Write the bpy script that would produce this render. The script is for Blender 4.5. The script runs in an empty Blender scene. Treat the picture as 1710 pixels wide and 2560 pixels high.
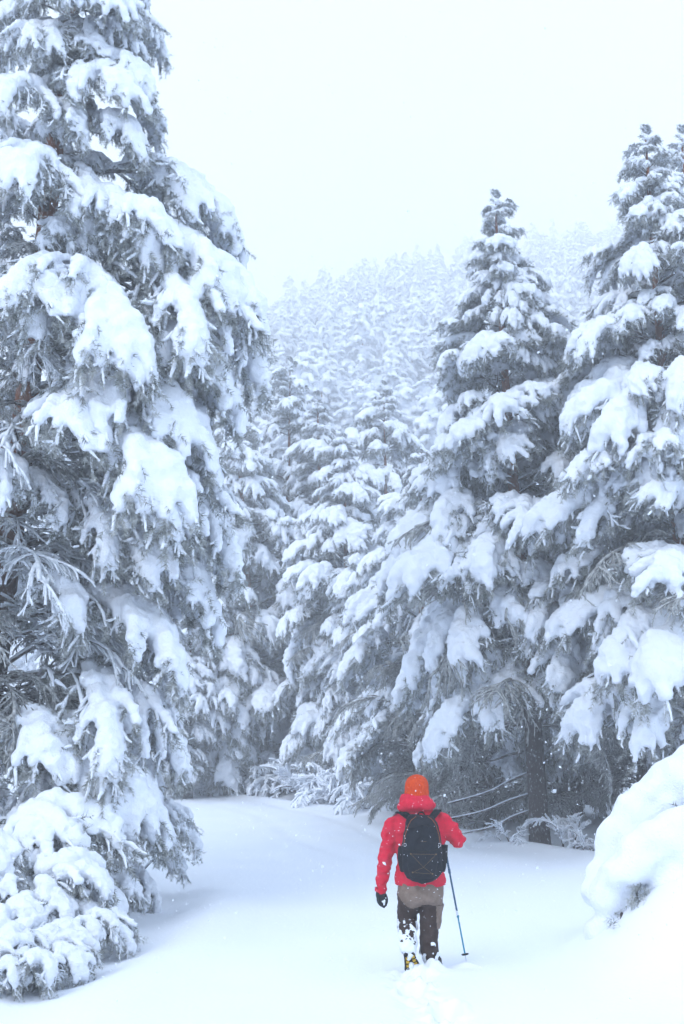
import bpy, math, random
import numpy as np
from mathutils import Vector, Matrix, noise

# ------------------------------------------------------------------ camera, sky, sun, exposure
sc = bpy.context.scene
C = sc.collection
CAM_H, FPX, CU, CV = 2.05, 3000.0, 855.0, 1280.0
PITCH = math.atan(570 / FPX)
cs, sn = math.cos(PITCH), math.sin(PITCH)
cam = bpy.data.cameras.new('camera')
cam.sensor_fit = 'VERTICAL'; cam.sensor_height = 36.0; cam.lens = 36.0 * FPX / 2560.0
cam.clip_end = 2000
co = bpy.data.objects.new('camera', cam); C.objects.link(co)
co.location = (0, 0, CAM_H); co.rotation_euler = (math.pi / 2 + PITCH, 0, 0)
sc.camera = co

SUN_EL, SUN_AZ = math.radians(42), math.radians(-140)     # high, from the left behind the camera
world = bpy.data.worlds.new('World'); sc.world = world; world.use_nodes = True
nt = world.node_tree; nt.nodes.clear()
sky = nt.nodes.new('ShaderNodeTexSky'); sky.sky_type = 'NISHITA'; sky.sun_disc = False
sky.sun_elevation = SUN_EL; sky.sun_rotation = SUN_AZ; sky.dust_density = 4.0
b1 = nt.nodes.new('ShaderNodeBackground'); b1.inputs[1].default_value = 0.08
b2 = nt.nodes.new('ShaderNodeBackground'); b2.inputs[0].default_value = (0.68, 0.815, 1.0, 1); b2.inputs[1].default_value = 1.27
mx = nt.nodes.new('ShaderNodeMixShader'); mx.inputs[0].default_value = 0.88     # closed cloud deck over the blue
wo = nt.nodes.new('ShaderNodeOutputWorld')
nt.links.new(sky.outputs[0], b1.inputs[0]); nt.links.new(b1.outputs[0], mx.inputs[1])
nt.links.new(b2.outputs[0], mx.inputs[2]); nt.links.new(mx.outputs[0], wo.inputs[0])

sun = bpy.data.lights.new('sun', 'SUN'); sun.energy = 0.9; sun.angle = math.radians(40); sun.color = (1, 0.98, 0.95)
so = bpy.data.objects.new('sun', sun); C.objects.link(so)
d = Vector((math.sin(SUN_AZ) * math.cos(SUN_EL), math.cos(SUN_AZ) * math.cos(SUN_EL), math.sin(SUN_EL)))
so.rotation_euler = d.to_track_quat('Z', 'Y').to_euler(); so.location = (-20, -10, 40)

sc.view_settings.view_transform = 'Standard'; sc.view_settings.look = 'None'
sc.view_settings.exposure = 0.33; sc.view_settings.gamma = 1.0
cy = sc.cycles
cy.max_bounces = 6; cy.diffuse_bounces = 3; cy.glossy_bounces = 2; cy.volume_bounces = 3
cy.transparent_max_bounces = 8; cy.use_adaptive_sampling = True; cy.adaptive_threshold = .1; cy.adaptive_min_samples = 20
try:
    cy.use_denoising = True; cy.denoiser = 'OPENIMAGEDENOISE'
except Exception:
    pass

C = bpy.data.collections.new('place')     # linked to the scene once all is built

rng = np.random.default_rng(7)
random.seed(7)

def at(u, v, Y):
    """point on the photograph's sight line (u, v) at ground distance Y"""
    a, b = (u - CU) / FPX, (CV - v) / FPX
    k = Y / (cs - sn * b)
    return Vector((a * k, Y, CAM_H + (sn + cs * b) * k))

# ------------------------------------------------------------------ materials
def mat(name, col, rough=0.8, spec=0.2):
    m = bpy.data.materials.new(name); m.use_nodes = True
    n = m.node_tree.nodes; b = n['Principled BSDF']
    b.inputs['Base Color'].default_value = (*col, 1); b.inputs['Roughness'].default_value = rough
    b.inputs['Specular IOR Level'].default_value = spec
    return m, m.node_tree, b

def mixmat(name, c1, c2, scale, lo, hi, rough=0.85, bump=0.0, bscale=None, detail=4, up=0.0, stretch=None):
    m, t, b = mat(name, c1, rough)
    tc = t.nodes.new('ShaderNodeTexCoord'); nz = t.nodes.new('ShaderNodeTexNoise')
    nz.inputs['Scale'].default_value = scale; nz.inputs['Detail'].default_value = detail
    src = tc.outputs['Object']
    if stretch:
        mp = t.nodes.new('ShaderNodeMapping'); mp.inputs['Scale'].default_value = stretch
        t.links.new(src, mp.inputs['Vector']); src = mp.outputs['Vector']
    t.links.new(src, nz.inputs['Vector'])
    rp = t.nodes.new('ShaderNodeMapRange'); rp.inputs['From Min'].default_value = lo; rp.inputs['From Max'].default_value = hi
    fac = nz.outputs['Fac']
    if up:                                               # rime gathers on what faces up
        ge = t.nodes.new('ShaderNodeNewGeometry'); sx = t.nodes.new('ShaderNodeSeparateXYZ')
        t.links.new(ge.outputs['True Normal'], sx.inputs[0])
        ab = t.nodes.new('ShaderNodeMath'); ab.operation = 'ABSOLUTE'; t.links.new(sx.outputs['Z'], ab.inputs[0])
        ma = t.nodes.new('ShaderNodeMath'); ma.operation = 'MULTIPLY_ADD'; ma.inputs[1].default_value = up
        t.links.new(ab.outputs[0], ma.inputs[0]); t.links.new(fac, ma.inputs[2]); fac = ma.outputs[0]
    t.links.new(fac, rp.inputs['Value'])
    mi = t.nodes.new('ShaderNodeMix'); mi.data_type = 'RGBA'
    mi.inputs[6].default_value = (*c1, 1); mi.inputs[7].default_value = (*c2, 1)
    t.links.new(rp.outputs[0], mi.inputs[0]); t.links.new(mi.outputs[2], b.inputs['Base Color'])
    if bump:
        n2 = t.nodes.new('ShaderNodeTexNoise'); n2.inputs['Scale'].default_value = bscale or scale; n2.inputs['Detail'].default_value = 6
        t.links.new(src, n2.inputs['Vector'])
        bp = t.nodes.new('ShaderNodeBump'); bp.inputs['Strength'].default_value = bump; bp.inputs['Distance'].default_value = 0.02
        t.links.new(n2.outputs['Fac'], bp.inputs['Height']); t.links.new(bp.outputs[0], b.inputs['Normal'])
    return m

SNOW = mixmat('snow', (0.81, 0.865, 0.96), (0.85, 0.895, 0.97), 3, .3, .7, rough=.75, bump=.8, bscale=45)
GSNOW = mixmat('ground_snow', (0.81, 0.865, 0.96), (0.85, 0.895, 0.97), .6, .3, .7, rough=.8, bump=.3, bscale=22)
NEEDLE = mixmat('frosted_needles', (0.022, 0.038, 0.026), (0.56, 0.58, 0.58), 9, .36, .76, rough=.75, up=.20)
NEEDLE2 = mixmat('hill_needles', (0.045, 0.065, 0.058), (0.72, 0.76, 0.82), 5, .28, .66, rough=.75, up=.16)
RIME = mixmat('rime_twigs', (0.50, 0.54, 0.60), (0.80, 0.84, 0.90), 12, .3, .7, rough=.8)
SHADE_RIME = mixmat('shaded_thin_rime', (0.14, 0.145, 0.15), (0.58, 0.60, 0.61), 12, .3, .7, rough=.8)  # thin rime, its colour darkened to stand in for shade among the twigs
TWIG = mixmat('twig_bark', (0.050, 0.036, 0.028), (0.35, 0.37, 0.40), 14, .5, .75, rough=.9, up=.1)

def bark():
    m, t, b = mat('pine_bark', (.1, .05, .03), .95)
    tc = t.nodes.new('ShaderNodeTexCoord'); sx = t.nodes.new('ShaderNodeSeparateXYZ'); t.links.new(tc.outputs['Object'], sx.inputs[0])
    rp = t.nodes.new('ShaderNodeMapRange'); rp.inputs['From Min'].default_value = 2.5; rp.inputs['From Max'].default_value = 5.5
    t.links.new(sx.outputs['Z'], rp.inputs['Value'])
    mi = t.nodes.new('ShaderNodeMix'); mi.data_type = 'RGBA'
    mi.inputs[6].default_value = (.038, .030, .028, 1); mi.inputs[7].default_value = (.21, .085, .045, 1)   # scaly grey base, orange upper stem
    t.links.new(rp.outputs[0], mi.inputs[0])
    mp = t.nodes.new('ShaderNodeMapping'); mp.inputs['Scale'].default_value = (10, 10, 6); t.links.new(tc.outputs['Object'], mp.inputs[0])
    nz = t.nodes.new('ShaderNodeTexNoise'); nz.inputs['Scale'].default_value = 2.2; nz.inputs['Detail'].default_value = 6; t.links.new(mp.outputs[0], nz.inputs[0])
    r2 = t.nodes.new('ShaderNodeMapRange'); r2.inputs['From Min'].default_value = .58; r2.inputs['From Max'].default_value = .85
    t.links.new(nz.outputs[0], r2.inputs[0])
    m2 = t.nodes.new('ShaderNodeMix'); m2.data_type = 'RGBA'; m2.inputs[7].default_value = (.55, .58, .63, 1)
    t.links.new(r2.outputs[0], m2.inputs[0]); t.links.new(mi.outputs[2], m2.inputs[6]); t.links.new(m2.outputs[2], b.inputs['Base Color'])
    bp = t.nodes.new('ShaderNodeBump'); bp.inputs['Strength'].default_value = .8; bp.inputs['Distance'].default_value = .03
    t.links.new(nz.outputs[0], bp.inputs['Height']); t.links.new(bp.outputs[0], b.inputs['Normal'])
    return m
BARK = bark()

# ------------------------------------------------------------------ mesh helpers
class MB:
    def __init__(s): s.v = []; s.f = []; s.n = 0
    def add(s, v, f):
        v = np.asarray(v, float).reshape(-1, 3); f = np.asarray(f, int)
        s.v.append(v); s.f.append(f + s.n); s.n += len(v)
    def tube(s, P, R, sides=5, cap=True):
        P = np.asarray(P, float); n = len(P); R = np.broadcast_to(np.asarray(R, float), (n,))
        T = np.gradient(P, axis=0); T /= np.linalg.norm(T, axis=1)[:, None] + 1e-9
        up = np.array([0, 0, 1.]) if abs(T[:, 2]).mean() < .8 else np.array([1., 0, 0])
        A = np.cross(T, up); A /= np.linalg.norm(A, axis=1)[:, None] + 1e-9; B = np.cross(A, T)
        th = np.linspace(0, 2 * np.pi, sides, endpoint=False)
        V = P[:, None] + R[:, None, None] * (np.cos(th)[None, :, None] * A[:, None] + np.sin(th)[None, :, None] * B[:, None])
        i = np.arange(n - 1)[:, None] * sides; j = np.arange(sides)[None]; k = (j + 1) % sides
        F = np.stack([i + j, i + k, i + sides + k, i + sides + j], -1).reshape(-1, 4)
        s.add(V, F)
        if cap:
            V0 = np.concatenate([V[0], P[:1]]); V1 = np.concatenate([V[-1], P[-1:]])
            jj = np.arange(sides); kk = (jj + 1) % sides
            s.add(V0, np.stack([kk, jj, np.full(sides, sides), np.full(sides, sides)], -1))
            s.add(V1, np.stack([jj, kk, np.full(sides, sides), np.full(sides, sides)], -1))
    _u = {}
    def ball(s, c, r, sub=(8, 6), sq=(1, 1, 1)):
        if sub not in MB._u:
            nu, nv = sub
            th = np.linspace(0, 2 * np.pi, nu, endpoint=False); ph = np.linspace(-np.pi / 2, np.pi / 2, nv)[1:-1]; nv -= 2
            V = np.stack([np.cos(ph)[:, None] * np.cos(th), np.cos(ph)[:, None] * np.sin(th), np.repeat(np.sin(ph)[:, None], nu, 1)], -1).reshape(-1, 3)
            V = np.concatenate([V, [[0, 0, -1], [0, 0, 1]]])
            i = np.arange(nv - 1)[:, None] * nu; j = np.arange(nu)[None]; k = (j + 1) % nu
            F = np.stack([i + j, i + k, i + nu + k, i + nu + j], -1).reshape(-1, 4)
            q = np.arange(nu); q1 = (q + 1) % nu; o = nu * nv; e = nu * (nv - 1)
            F = np.concatenate([F, np.stack([q1, q, q * 0 + o, q * 0 + o], -1), np.stack([e + q, e + q1, q * 0 + o + 1, q * 0 + o + 1], -1)])
            MB._u[sub] = (V, F)
        V, F = MB._u[sub]
        s.v.append(V * (r * np.array(sq)) + np.asarray(c)); s.f.append(F + s.n); s.n += len(V)
    def box(s, c, h, M=None):
        V = np.array([[x, y, z] for x in (-1, 1) for y in (-1, 1) for z in (-1, 1)], float) * np.asarray(h)
        if M is not None: V = V @ np.array(M.to_3x3()).T
        s.add(V + np.asarray(c), [[0, 1, 3, 2], [4, 6, 7, 5], [0, 4, 5, 1], [2, 3, 7, 6], [0, 2, 6, 4], [1, 5, 7, 3]])
    def loft(s, rings):
        """rings: arrays (n,3), all the same n; closed with fans"""
        n = len(rings[0])
        for a, b in zip(rings[:-1], rings[1:]):
            j = np.arange(n); k = (j + 1) % n
            s.add(np.concatenate([a, b]), np.stack([j, k, n + k, n + j], -1))
        for r, fl in ((rings[0], True), (rings[-1], False)):
            j = np.arange(n); k = (j + 1) % n; c = np.full(n, n)
            s.add(np.concatenate([r, r.mean(0)[None]]), np.stack([k, j, c, c] if fl else [j, k, c, c], -1))
    def mesh(s, name, m, smooth=True):
        me = bpy.data.meshes.new(name)
        V = np.concatenate(s.v)
        faces = []
        for f in s.f:
            if f.shape[1] == 4:
                faces += [q if q[2] != q[3] else q[:3] for q in f.tolist()]
            else:
                faces += f.tolist()
        me.from_pydata(V.tolist(), [], faces); me.validate()
        if m: me.materials.append(m)
        me.polygons.foreach_set('use_smooth', [smooth] * len(me.polygons))
        return me

_G = np.random.default_rng(3).normal(size=(16, 16, 16))
def vnoise(P):
    """smooth value noise on points, about -1..1"""
    I = np.floor(P).astype(int); f = P - I; f = f * f * (3 - 2 * f); out = np.zeros(len(P))
    for dx in (0, 1):
        for dy in (0, 1):
            for dz in (0, 1):
                w = (f[:, 0] if dx else 1 - f[:, 0]) * (f[:, 1] if dy else 1 - f[:, 1]) * (f[:, 2] if dz else 1 - f[:, 2])
                out += w * _G[(I[:, 0] + dx) % 16, (I[:, 1] + dy) % 16, (I[:, 2] + dz) % 16]
    return out * .7

def remesh(mb, name, m, voxel, smooth=3, lump=0.0, lscale=6.0, lump2=0.0, l2scale=20.0, factor=.5, extra=None):
    """union of everything in mb as one closed skin"""
    me0 = mb.mesh('tmp', None); ob = bpy.data.objects.new('tmp', me0); sc.collection.objects.link(ob)
    r = ob.modifiers.new('r', 'REMESH'); r.mode = 'VOXEL'; r.voxel_size = voxel
    if smooth:
        q = ob.modifiers.new('s', 'SMOOTH'); q.factor = factor; q.iterations = smooth
    dg = bpy.context.evaluated_depsgraph_get()
    me = bpy.data.meshes.new_from_object(ob.evaluated_get(dg), depsgraph=dg)
    bpy.data.objects.remove(ob); bpy.data.meshes.remove(me0)
    me.name = name; me.materials.clear()
    if m: me.materials.append(m)
    n = len(me.vertices)
    if lump or lump2:
        V = np.empty(n * 3); N = np.empty(n * 3)
        me.vertices.foreach_get('co', V); me.vertex_normals.foreach_get('vector', N)
        V = V.reshape(-1, 3); N = N.reshape(-1, 3)
        D = lump * vnoise(V * lscale * 1.3) + (lump2 * vnoise(V * l2scale * 1.3) if lump2 else 0)
        V += N * D[:, None]
        me.vertices.foreach_set('co', V.ravel())
    if extra is not None:                                  # loose thin snow joined to the same load
        V = np.empty(n * 3); me.vertices.foreach_get('co', V)
        q = MB(); F = np.empty(len(me.loops), int); me.loops.foreach_get('vertex_index', F); q.add(V, F.reshape(-1, 4))
        for v, f in zip(extra.v, extra.f): q.v.append(v); q.f.append(f + n)
        bpy.data.meshes.remove(me); return q.mesh(name, m)
    me.polygons.foreach_set('use_smooth', [True] * len(me.polygons)); me.update()
    return me

def link(name, me, parent=None, loc=None):
    o = bpy.data.objects.new(name, me); C.objects.link(o)
    if parent: o.parent = parent
    if loc is not None: o.location = loc
    return o

def tag(o, label=None, cat=None, group=None, kind=None):
    if label: o['label'] = label
    if cat: o['category'] = cat
    if group: o['group'] = group
    if kind: o['kind'] = kind
    return o

def empty(name, loc, label, cat, group=None):
    o = bpy.data.objects.new(name, None); C.objects.link(o); o.location = loc
    o.empty_display_size = .2
    return tag(o, label, cat, group)

def smooth_path(P, n):
    P = np.asarray(P); t = np.linspace(0, 1, len(P)); tt = np.linspace(0, 1, n)
    Q = np.stack([np.interp(tt, t, P[:, k]) for k in range(P.shape[1])], 1)
    for _ in range(2): Q[1:-1] = (Q[:-2] + 2 * Q[1:-1] + Q[2:]) / 4
    return Q

# ------------------------------------------------------------------ ground
PX, PY = 0.71, 11.47            # where the walker stands
def sstep(a, b, x):
    t = np.clip((x - a) / (b - a), 0, 1); return t * t * (3 - 2 * t)
def left_edge(Y): return np.interp(Y, [0, 10.5, 13, 16, 20, 30, 45, 60], [-3.4, -2.75, -2.35, -2.5, -2.9, -3.9, -6.5, -11])
def right_edge(Y): return np.interp(Y, [0, 10, 14, 22, 26, 34, 45, 60], [3.6, 3.5, 4.2, 4.6, 2.9, 1.4, -3.6, -9])
def hnoise(X, Y):
    return (.05 * np.sin(X * .7 + 1.3 * np.sin(Y * .31)) + .04 * np.sin(Y * .55 + X * .4 + 2) + .02 * np.sin(X * 2.1 - Y * 1.3))
def gz(X, Y):
    X = np.asarray(X, float); Y = np.asarray(Y, float)
    dl = left_edge(Y) - X; dr = X - right_edge(Y)
    off = np.maximum(sstep(-.2, 1.2, dl), sstep(0, 1.5, dr))
    z = hnoise(X, Y) * (.3 + .7 * off)
    z = z + .55 * sstep(-.1, 2.6, dl) + .10 * sstep(-1.2, .3, dl) * (1 - sstep(.2, .7, dl)) * 0
    z = z - .09 * np.exp(-((dl + .15) / .40) ** 2) * sstep(24, 20, Y) + .06 * np.exp(-((dl + .95) / .35) ** 2) * sstep(24, 18, Y)
    z = z + .25 * sstep(0, 3, dr) + .12 * np.exp(-((dr + .1) / .5) ** 2)
    z = z + .80 * sstep(1.85, 3.2, X) * np.exp(-((Y - 11.5) / 1.25) ** 2)
    mid_ = (left_edge(Y) + right_edge(Y)) / 2
    for q in (-.9, .9): z = z - .03 * np.exp(-((X - mid_ - q - .3) / .22) ** 2) * sstep(13, 16, Y) * sstep(46, 42, Y)
    hill = np.clip(Y - 47, 0, 210); hh = .475 * (np.sqrt(hill ** 2 + 64) - 8) * (1 + np.where(X < 0, .0050, .0020) * np.clip(X, -90, 90))
    return z + np.maximum(hh, 0)
def gzf(x, y): return float(gz(np.array([x]), np.array([y]))[0])

def axis(parts):
    out = []
    for a, b, s in parts: out.append(np.arange(a, b, s))
    return np.concatenate(out)
xs = axis([(-110, -20, 6), (-20, -8, .8), (-8, -1, .16), (-1, .2, .1), (.2, 1.35, .028), (1.35, 7, .14), (7, 20, .8), (20, 111, 6)])
ys = axis([(-15, 6, 1), (6, 7.6, .2), (7.6, 12.4, .03), (12.4, 24, .16), (24, 50, .4), (50, 330, 3.5)])
GX, GY = np.meshgrid(xs, ys); GZ = gz(GX, GY)
trail = np.exp(-(((GX - (.66 + .05 * np.sin(GY * 2.2))) / .20) ** 2) ** 2) * sstep(11.75, 11.3, GY) * sstep(7.0, 8.0, GY)
nzv = np.zeros_like(GX)
idx = np.argwhere((trail > .02) | (((GX - PX - .05) ** 2 + (GY - PY) ** 2) < .45))
for i, j in idx:
    p = Vector((GX[i, j], GY[i, j], 0))
    nzv[i, j] = noise.fractal(p * 5, 1, 2, 4) + .5 * noise.noise(p * 18)
GZ += trail * (-.045 + .05 * nzv)
for (fx, fy, rx, ry, dp) in ((.60, 10.55, .11, .24, .15), (.80, 9.75, .11, .24, .15), (.58, 8.95, .11, .24, .15), (.79, 8.2, .11, .24, .14)):
    q = ((GX - fx) / rx) ** 2 + ((GY - fy) / ry) ** 2
    GZ += -dp * np.exp(-q ** 2) + .03 * np.exp(-((np.sqrt(q) - 1.35) / .3) ** 2) * (1 + nzv)
GZ += .085 * np.exp(-(((GX - .76) / .17) ** 2 + ((GY - 11.30) / .13) ** 2)) * (1 + 1.2 * nzv)      # snow pushed up round the front boot
GZ += .02 * np.exp(-(((GX - .55) / .2) ** 2 + ((GY - 11.25) / .2) ** 2)) * (1 + .9 * nzv)
GZ += .04 * np.exp(-(((GX - 1.14) / .09) ** 2 + ((GY - 11.6) / .09) ** 2))
ny, nx = GX.shape
F = (np.arange(ny - 1)[:, None] * nx + np.arange(nx - 1)[None]).reshape(-1)
g = MB(); g.add(np.stack([GX, GY, GZ], -1), np.stack([F, F + 1, F + nx + 1, F + nx], -1))
ground = tag(link('ground', g.mesh('ground', GSNOW)), 'deep smooth snow over the forest road and its banks', None, None, 'structure')

# ------------------------------------------------------------------ snow laden branches
def needles_on(mb, segs, per_m, ln=.075, w=.0042, R=None):
    """segs: list of (p0, p1); thin needles round each shoot"""
    R = R or rng
    P0 = np.array([a for a, b in segs]); P1 = np.array([b for a, b in segs])
    L = np.linalg.norm(P1 - P0, axis=1); k = np.maximum((L * per_m).astype(int), 3)
    ii = np.repeat(np.arange(len(segs)), k); n = len(ii)
    t = R.random(n)
    base = P0[ii] + (P1 - P0)[ii] * t[:, None]
    T = ((P1 - P0) / (L[:, None] + 1e-9))[ii]
    r = R.normal(size=(n, 3)); r -= (r * T).sum(1)[:, None] * T; r /= np.linalg.norm(r, axis=1)[:, None] + 1e-9
    dr = T * R.uniform(.35, 1.0, n)[:, None] + r; dr[:, 2] -= .15; dr /= np.linalg.norm(dr, axis=1)[:, None]
    ll = ln * R.uniform(.6, 1.2, n)
    s = np.cross(dr, R.normal(size=(n, 3))); s /= np.linalg.norm(s, axis=1)[:, None] + 1e-9
    a = base - s * w; b = base + s * w; c = base + dr * ll[:, None]
    V = np.stack([a, b, c], 1).reshape(-1, 3)
    mb.add(V, np.arange(3 * n).reshape(-1, 3))

def arc(p, yaw, e0, e1, L, n, pw=1.3, wob=.05, R=None):
    R = R or rng
    pts = [np.array(p, float)]; yw = yaw
    for i in range(n - 1):
        t = (i + .5) / (n - 1); el = e0 + (e1 - e0) * t ** pw; yw += R.normal() * wob
        st = L / (n - 1)
        pts.append(pts[-1] + st * np.array([math.cos(yw) * math.cos(el), math.sin(yw) * math.cos(el), math.sin(el)]))
    return np.array(pts)

def chain(mb, P, r0, r1, R, t0=0.0, lift=.6, sub=(8, 6), skip=0.0):
    """snow lying along a twig: overlapping lumps set above it"""
    d = np.linalg.norm(np.diff(P, axis=0), axis=1); S = np.concatenate([[0], np.cumsum(d)]); L = S[-1]
    s = t0 * L
    while s < L:
        t = s / L; r = (r0 + (r1 - r0) * t) * R.uniform(.8, 1.22)
        p = np.array([np.interp(s, S, P[:, k]) for k in range(3)])
        if R.random() >= skip:
            mb.ball(p + np.array([R.normal() * r * .12, R.normal() * r * .12, lift * r]), r, sub, (1, 1, .92))
        s += r * .62

def grow(L, e0, e1, seed, heavy=1.0, spread=1.0, dens=1.0, fine=1.0, start=.25, fork=0, dust=None, acc=None, org=(0, 0, 0), yaw=0.0, thick=.032, pad=.42):
    """one pine limb: wood, needles and snow; fork = side limbs that carry a snow pad of their own"""
    R = np.random.default_rng(seed)
    wood, nd, sn_, segs = acc or (MB(), MB(), MB(), [])
    A = arc(org, yaw, e0, e1, L, 14, 1.4, .06, R)
    wood.tube(A, np.linspace(thick, .007, 14) * (L / 2) ** .5, 5)
    S = np.linspace(0, 1, 14)
    pos = lambda t: np.array([np.interp(t, S, A[:, k]) for k in range(3)])
    nb = max(5, int(L * 7.5 * dens)); side = 1
    if dust is not None:
        Q = np.array([pos(t) for t in np.linspace(.05, pad + .05, 10)]); Q[:, 2] += .022; dust.tube(Q, R.uniform(.016, .034, 10), 6)
    else:
        chain(sn_, np.array([pos(t) for t in np.linspace(.12, .45, 8)]), .030, .055, R, 0, .8, (6, 5))
    chain(sn_, np.array([pos(t) for t in np.linspace(pad, 1, 10)]), .10 * heavy, .058 * heavy, R, 0, .5)
    for i in range(nb):
        t = start + (.98 - start) * (i + R.random() * .7) / nb; side = -side
        p = pos(t); q = pos(min(1, t + .05)) - pos(max(0, t - .05)); q /= np.linalg.norm(q)
        ye = side * math.radians(R.uniform(28, 68)) * spread + math.atan2(q[1], q[0]); el = math.asin(max(-1, min(1, q[2])))
        lb = L * (.14 + .24 * math.sin(math.pi * min(1, .2 + t * .75))) * R.uniform(.7, 1.25)
        B = arc(p, ye, el + math.radians(R.uniform(0, 20)), max(-1.5, min(el, 0) - math.radians(R.uniform(35, 75))), lb, 7, 1.0, .1, R)
        wood.tube(B, np.linspace(.010, .004, 7), 4, False)
        loaded = t > pad - .08 and R.random() < .72 + .2 * t
        if loaded:
            chain(sn_, B, .078 * heavy * R.uniform(.7, 1.2), .028 * heavy + .008, R, .12, .45)
        elif dust is not None:
            Q = B.copy(); Q[:, 2] += .016; dust.tube(Q, R.uniform(.010, .026, 7), 5)
        else:
            chain(sn_, B, .030, .022, R, 0, .7, (6, 5))
        for a, b in zip(B[1:-1], B[2:]): segs.append((a, b))
        segs.append((B[-1], B[-1] + ((B[-1] - B[-2]) * .5 - np.array([0, 0, .05]))))
        nh = int((4 + lb * 11) * fine)
        for _ in range(nh):                                            # hanging side shoots
            u = R.uniform(.15, 1); k = u * 6; a = B[int(min(k, 5))] * (1 - k % 1) + B[min(int(k) + 1, 6)] * (k % 1)
            yw = ye + R.normal() * 1.0; e = -math.radians(R.uniform(38, 89) if loaded else R.uniform(-5, 75)); l = R.uniform(.12, .30) * (.8 + .2 * heavy if loaded else .8)
            b = a + l * np.array([math.cos(yw) * math.cos(e), math.sin(yw) * math.cos(e), math.sin(e)])
            segs.append((a, b))
            if dust is not None and R.random() < .62:                  # snow riding on the shoot
                t0, t1 = R.uniform(0, .35), R.uniform(.6, .95); Q = np.array([a + (b - a) * x for x in np.linspace(t0, t1, 4)]) + R.normal(size=(4, 3)) * .006
                Q[:, 2] += .012; rd = R.uniform(.010, .019); dust.tube(Q, rd * R.uniform(.7, 1.25, 4) * np.array([.8, 1.1, 1, .7]), 5)
    for k in range(fork):
        t = (.22, .40, .30)[k] + R.uniform(-.05, .05); sd = 1 if (k + seed) % 2 else -1
        q = pos(t + .05) - pos(t - .05); el = math.asin(np.clip(q[2] / np.linalg.norm(q), -1, 1))
        grow(L * R.uniform(.46, .66), el + R.uniform(-.15, .35), e1 - R.uniform(-.2, .25), seed * 7 + k + 1, heavy * R.uniform(.7, .95), spread, dens * 1.25, fine, .25, 0, dust,
             (wood, nd, sn_, segs), pos(t), yaw + sd * math.radians(R.uniform(32, 62)), thick * .7, R.uniform(.3, .5))
    return wood, nd, sn_, segs, R

def branch_proto(L, e0, e1, seed, heavy=1.0, voxel=.026, per_m=190, fork=2, **k):
    dust = MB()
    wood, nd, sn_, segs, R = grow(L, math.radians(e0), math.radians(e1), seed, heavy, fork=fork, dust=dust, pad=k.pop('pad', .5), **k)
    needles_on(nd, segs, per_m * 1.3, .062, .0034, R)
    return (L, wood.mesh('branch', TWIG), nd.mesh('needles', NEEDLE, False),
            remesh(sn_, 'snow_load', SNOW, voxel, 2, .020, 7, .017, 21, extra=dust))

def twig_proto(L, e0, e1, seed, per_m=120, rime=.013, nb_m=11, rm=None):
    """bare, rime-coated inner limb with fine forking twigs"""
    R = np.random.default_rng(seed); wood, nd, sn_ = MB(), MB(), MB(); segs = []
    A = arc((0, 0, 0), 0, math.radians(e0), math.radians(e1), L, 14, 1.2, .09, R)
    wood.tube(A, np.linspace(.034, .008, 14), 5)
    def coat(P, r):
        Q = P.copy(); Q[:, 2] += r * .75
        sn_.tube(Q, r * R.uniform(.7, 1.25, len(Q)), 5)
    coat(A, .030)
    S = np.linspace(0, 1, 14); pos = lambda t: np.array([np.interp(t, S, A[:, k]) for k in range(3)])
    side = 1
    for i in range(int(L * nb_m)):
        t = R.uniform(.12, 1); side = -side; q = pos(min(1, t + .05)) - pos(t - .05); q /= np.linalg.norm(q)
        ye = side * math.radians(R.uniform(25, 75)) + math.atan2(q[1], q[0]); el = math.asin(np.clip(q[2], -1, 1))
        lb = L * R.uniform(.14, .40) * (1.15 - t * .5)
        B = arc(pos(t), ye, el + R.normal() * .3, el - math.radians(R.uniform(5, 55)), lb, 8, 1, .14, R)
        wood.tube(B, np.linspace(.009, .003, 8), 4, False); coat(B, rime * R.uniform(.8, 1.3))
        for _ in range(int(lb * 13)):
            k = R.uniform(1, 7); a = B[int(min(k, 6))] * (1 - k % 1) + B[min(int(k) + 1, 7)] * (k % 1)
            D = arc(a, ye + R.normal() * .7, el - R.uniform(-.2, .7), el - R.uniform(.1, 1.3), R.uniform(.10, .32), 4, 1, .15, R)
            wood.tube(D, .003, 3, False); coat(D, rime * R.uniform(.5, .95))
            if R.random() < .8: segs.append((D[1], D[-1]))
        segs.append((B[-2], B[-1]))
    needles_on(nd, segs, per_m * 1.3, .055, .0034, R)
    return (L, wood.mesh('branch', TWIG), nd.mesh('needles', NEEDLE, False), sn_.mesh('snow_load', rm or SHADE_RIME))

def trunk_mesh(H, r0, base, top, seed, sides=12, r1=.009):
    R = np.random.default_rng(seed); n = 22; t = np.linspace(0, 1, n)
    P = np.outer(t, np.asarray(top) - np.asarray(base)); P[:, 0] += np.sin(t * 5 + seed) * .05 * H / 12; P[0, 2] -= .4
    r = r0 * (1 - t) ** .8 + r1; r[0] *= 1.25
    m = MB(); m.tube(P, r * R.uniform(.94, 1.06, n), sides)
    return m.mesh('trunk', BARK), P, r

def place_branch(root, proto, p, az, scale, tilt=0.0, roll=0.0, stretch=1.0):
    L, mw, mn, ms = proto
    o = link('branch', mw, root)
    o.location = p; o.rotation_mode = 'XYZ'
    o.rotation_euler = (Matrix.Rotation(az, 3, 'Z') @ Matrix.Rotation(tilt, 3, 'Y') @ Matrix.Rotation(roll, 3, 'X')).to_euler()
    o.scale = (scale, scale * stretch, scale)
    link('needles', mn, o); link('snow_load', ms, o)
    return o

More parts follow.
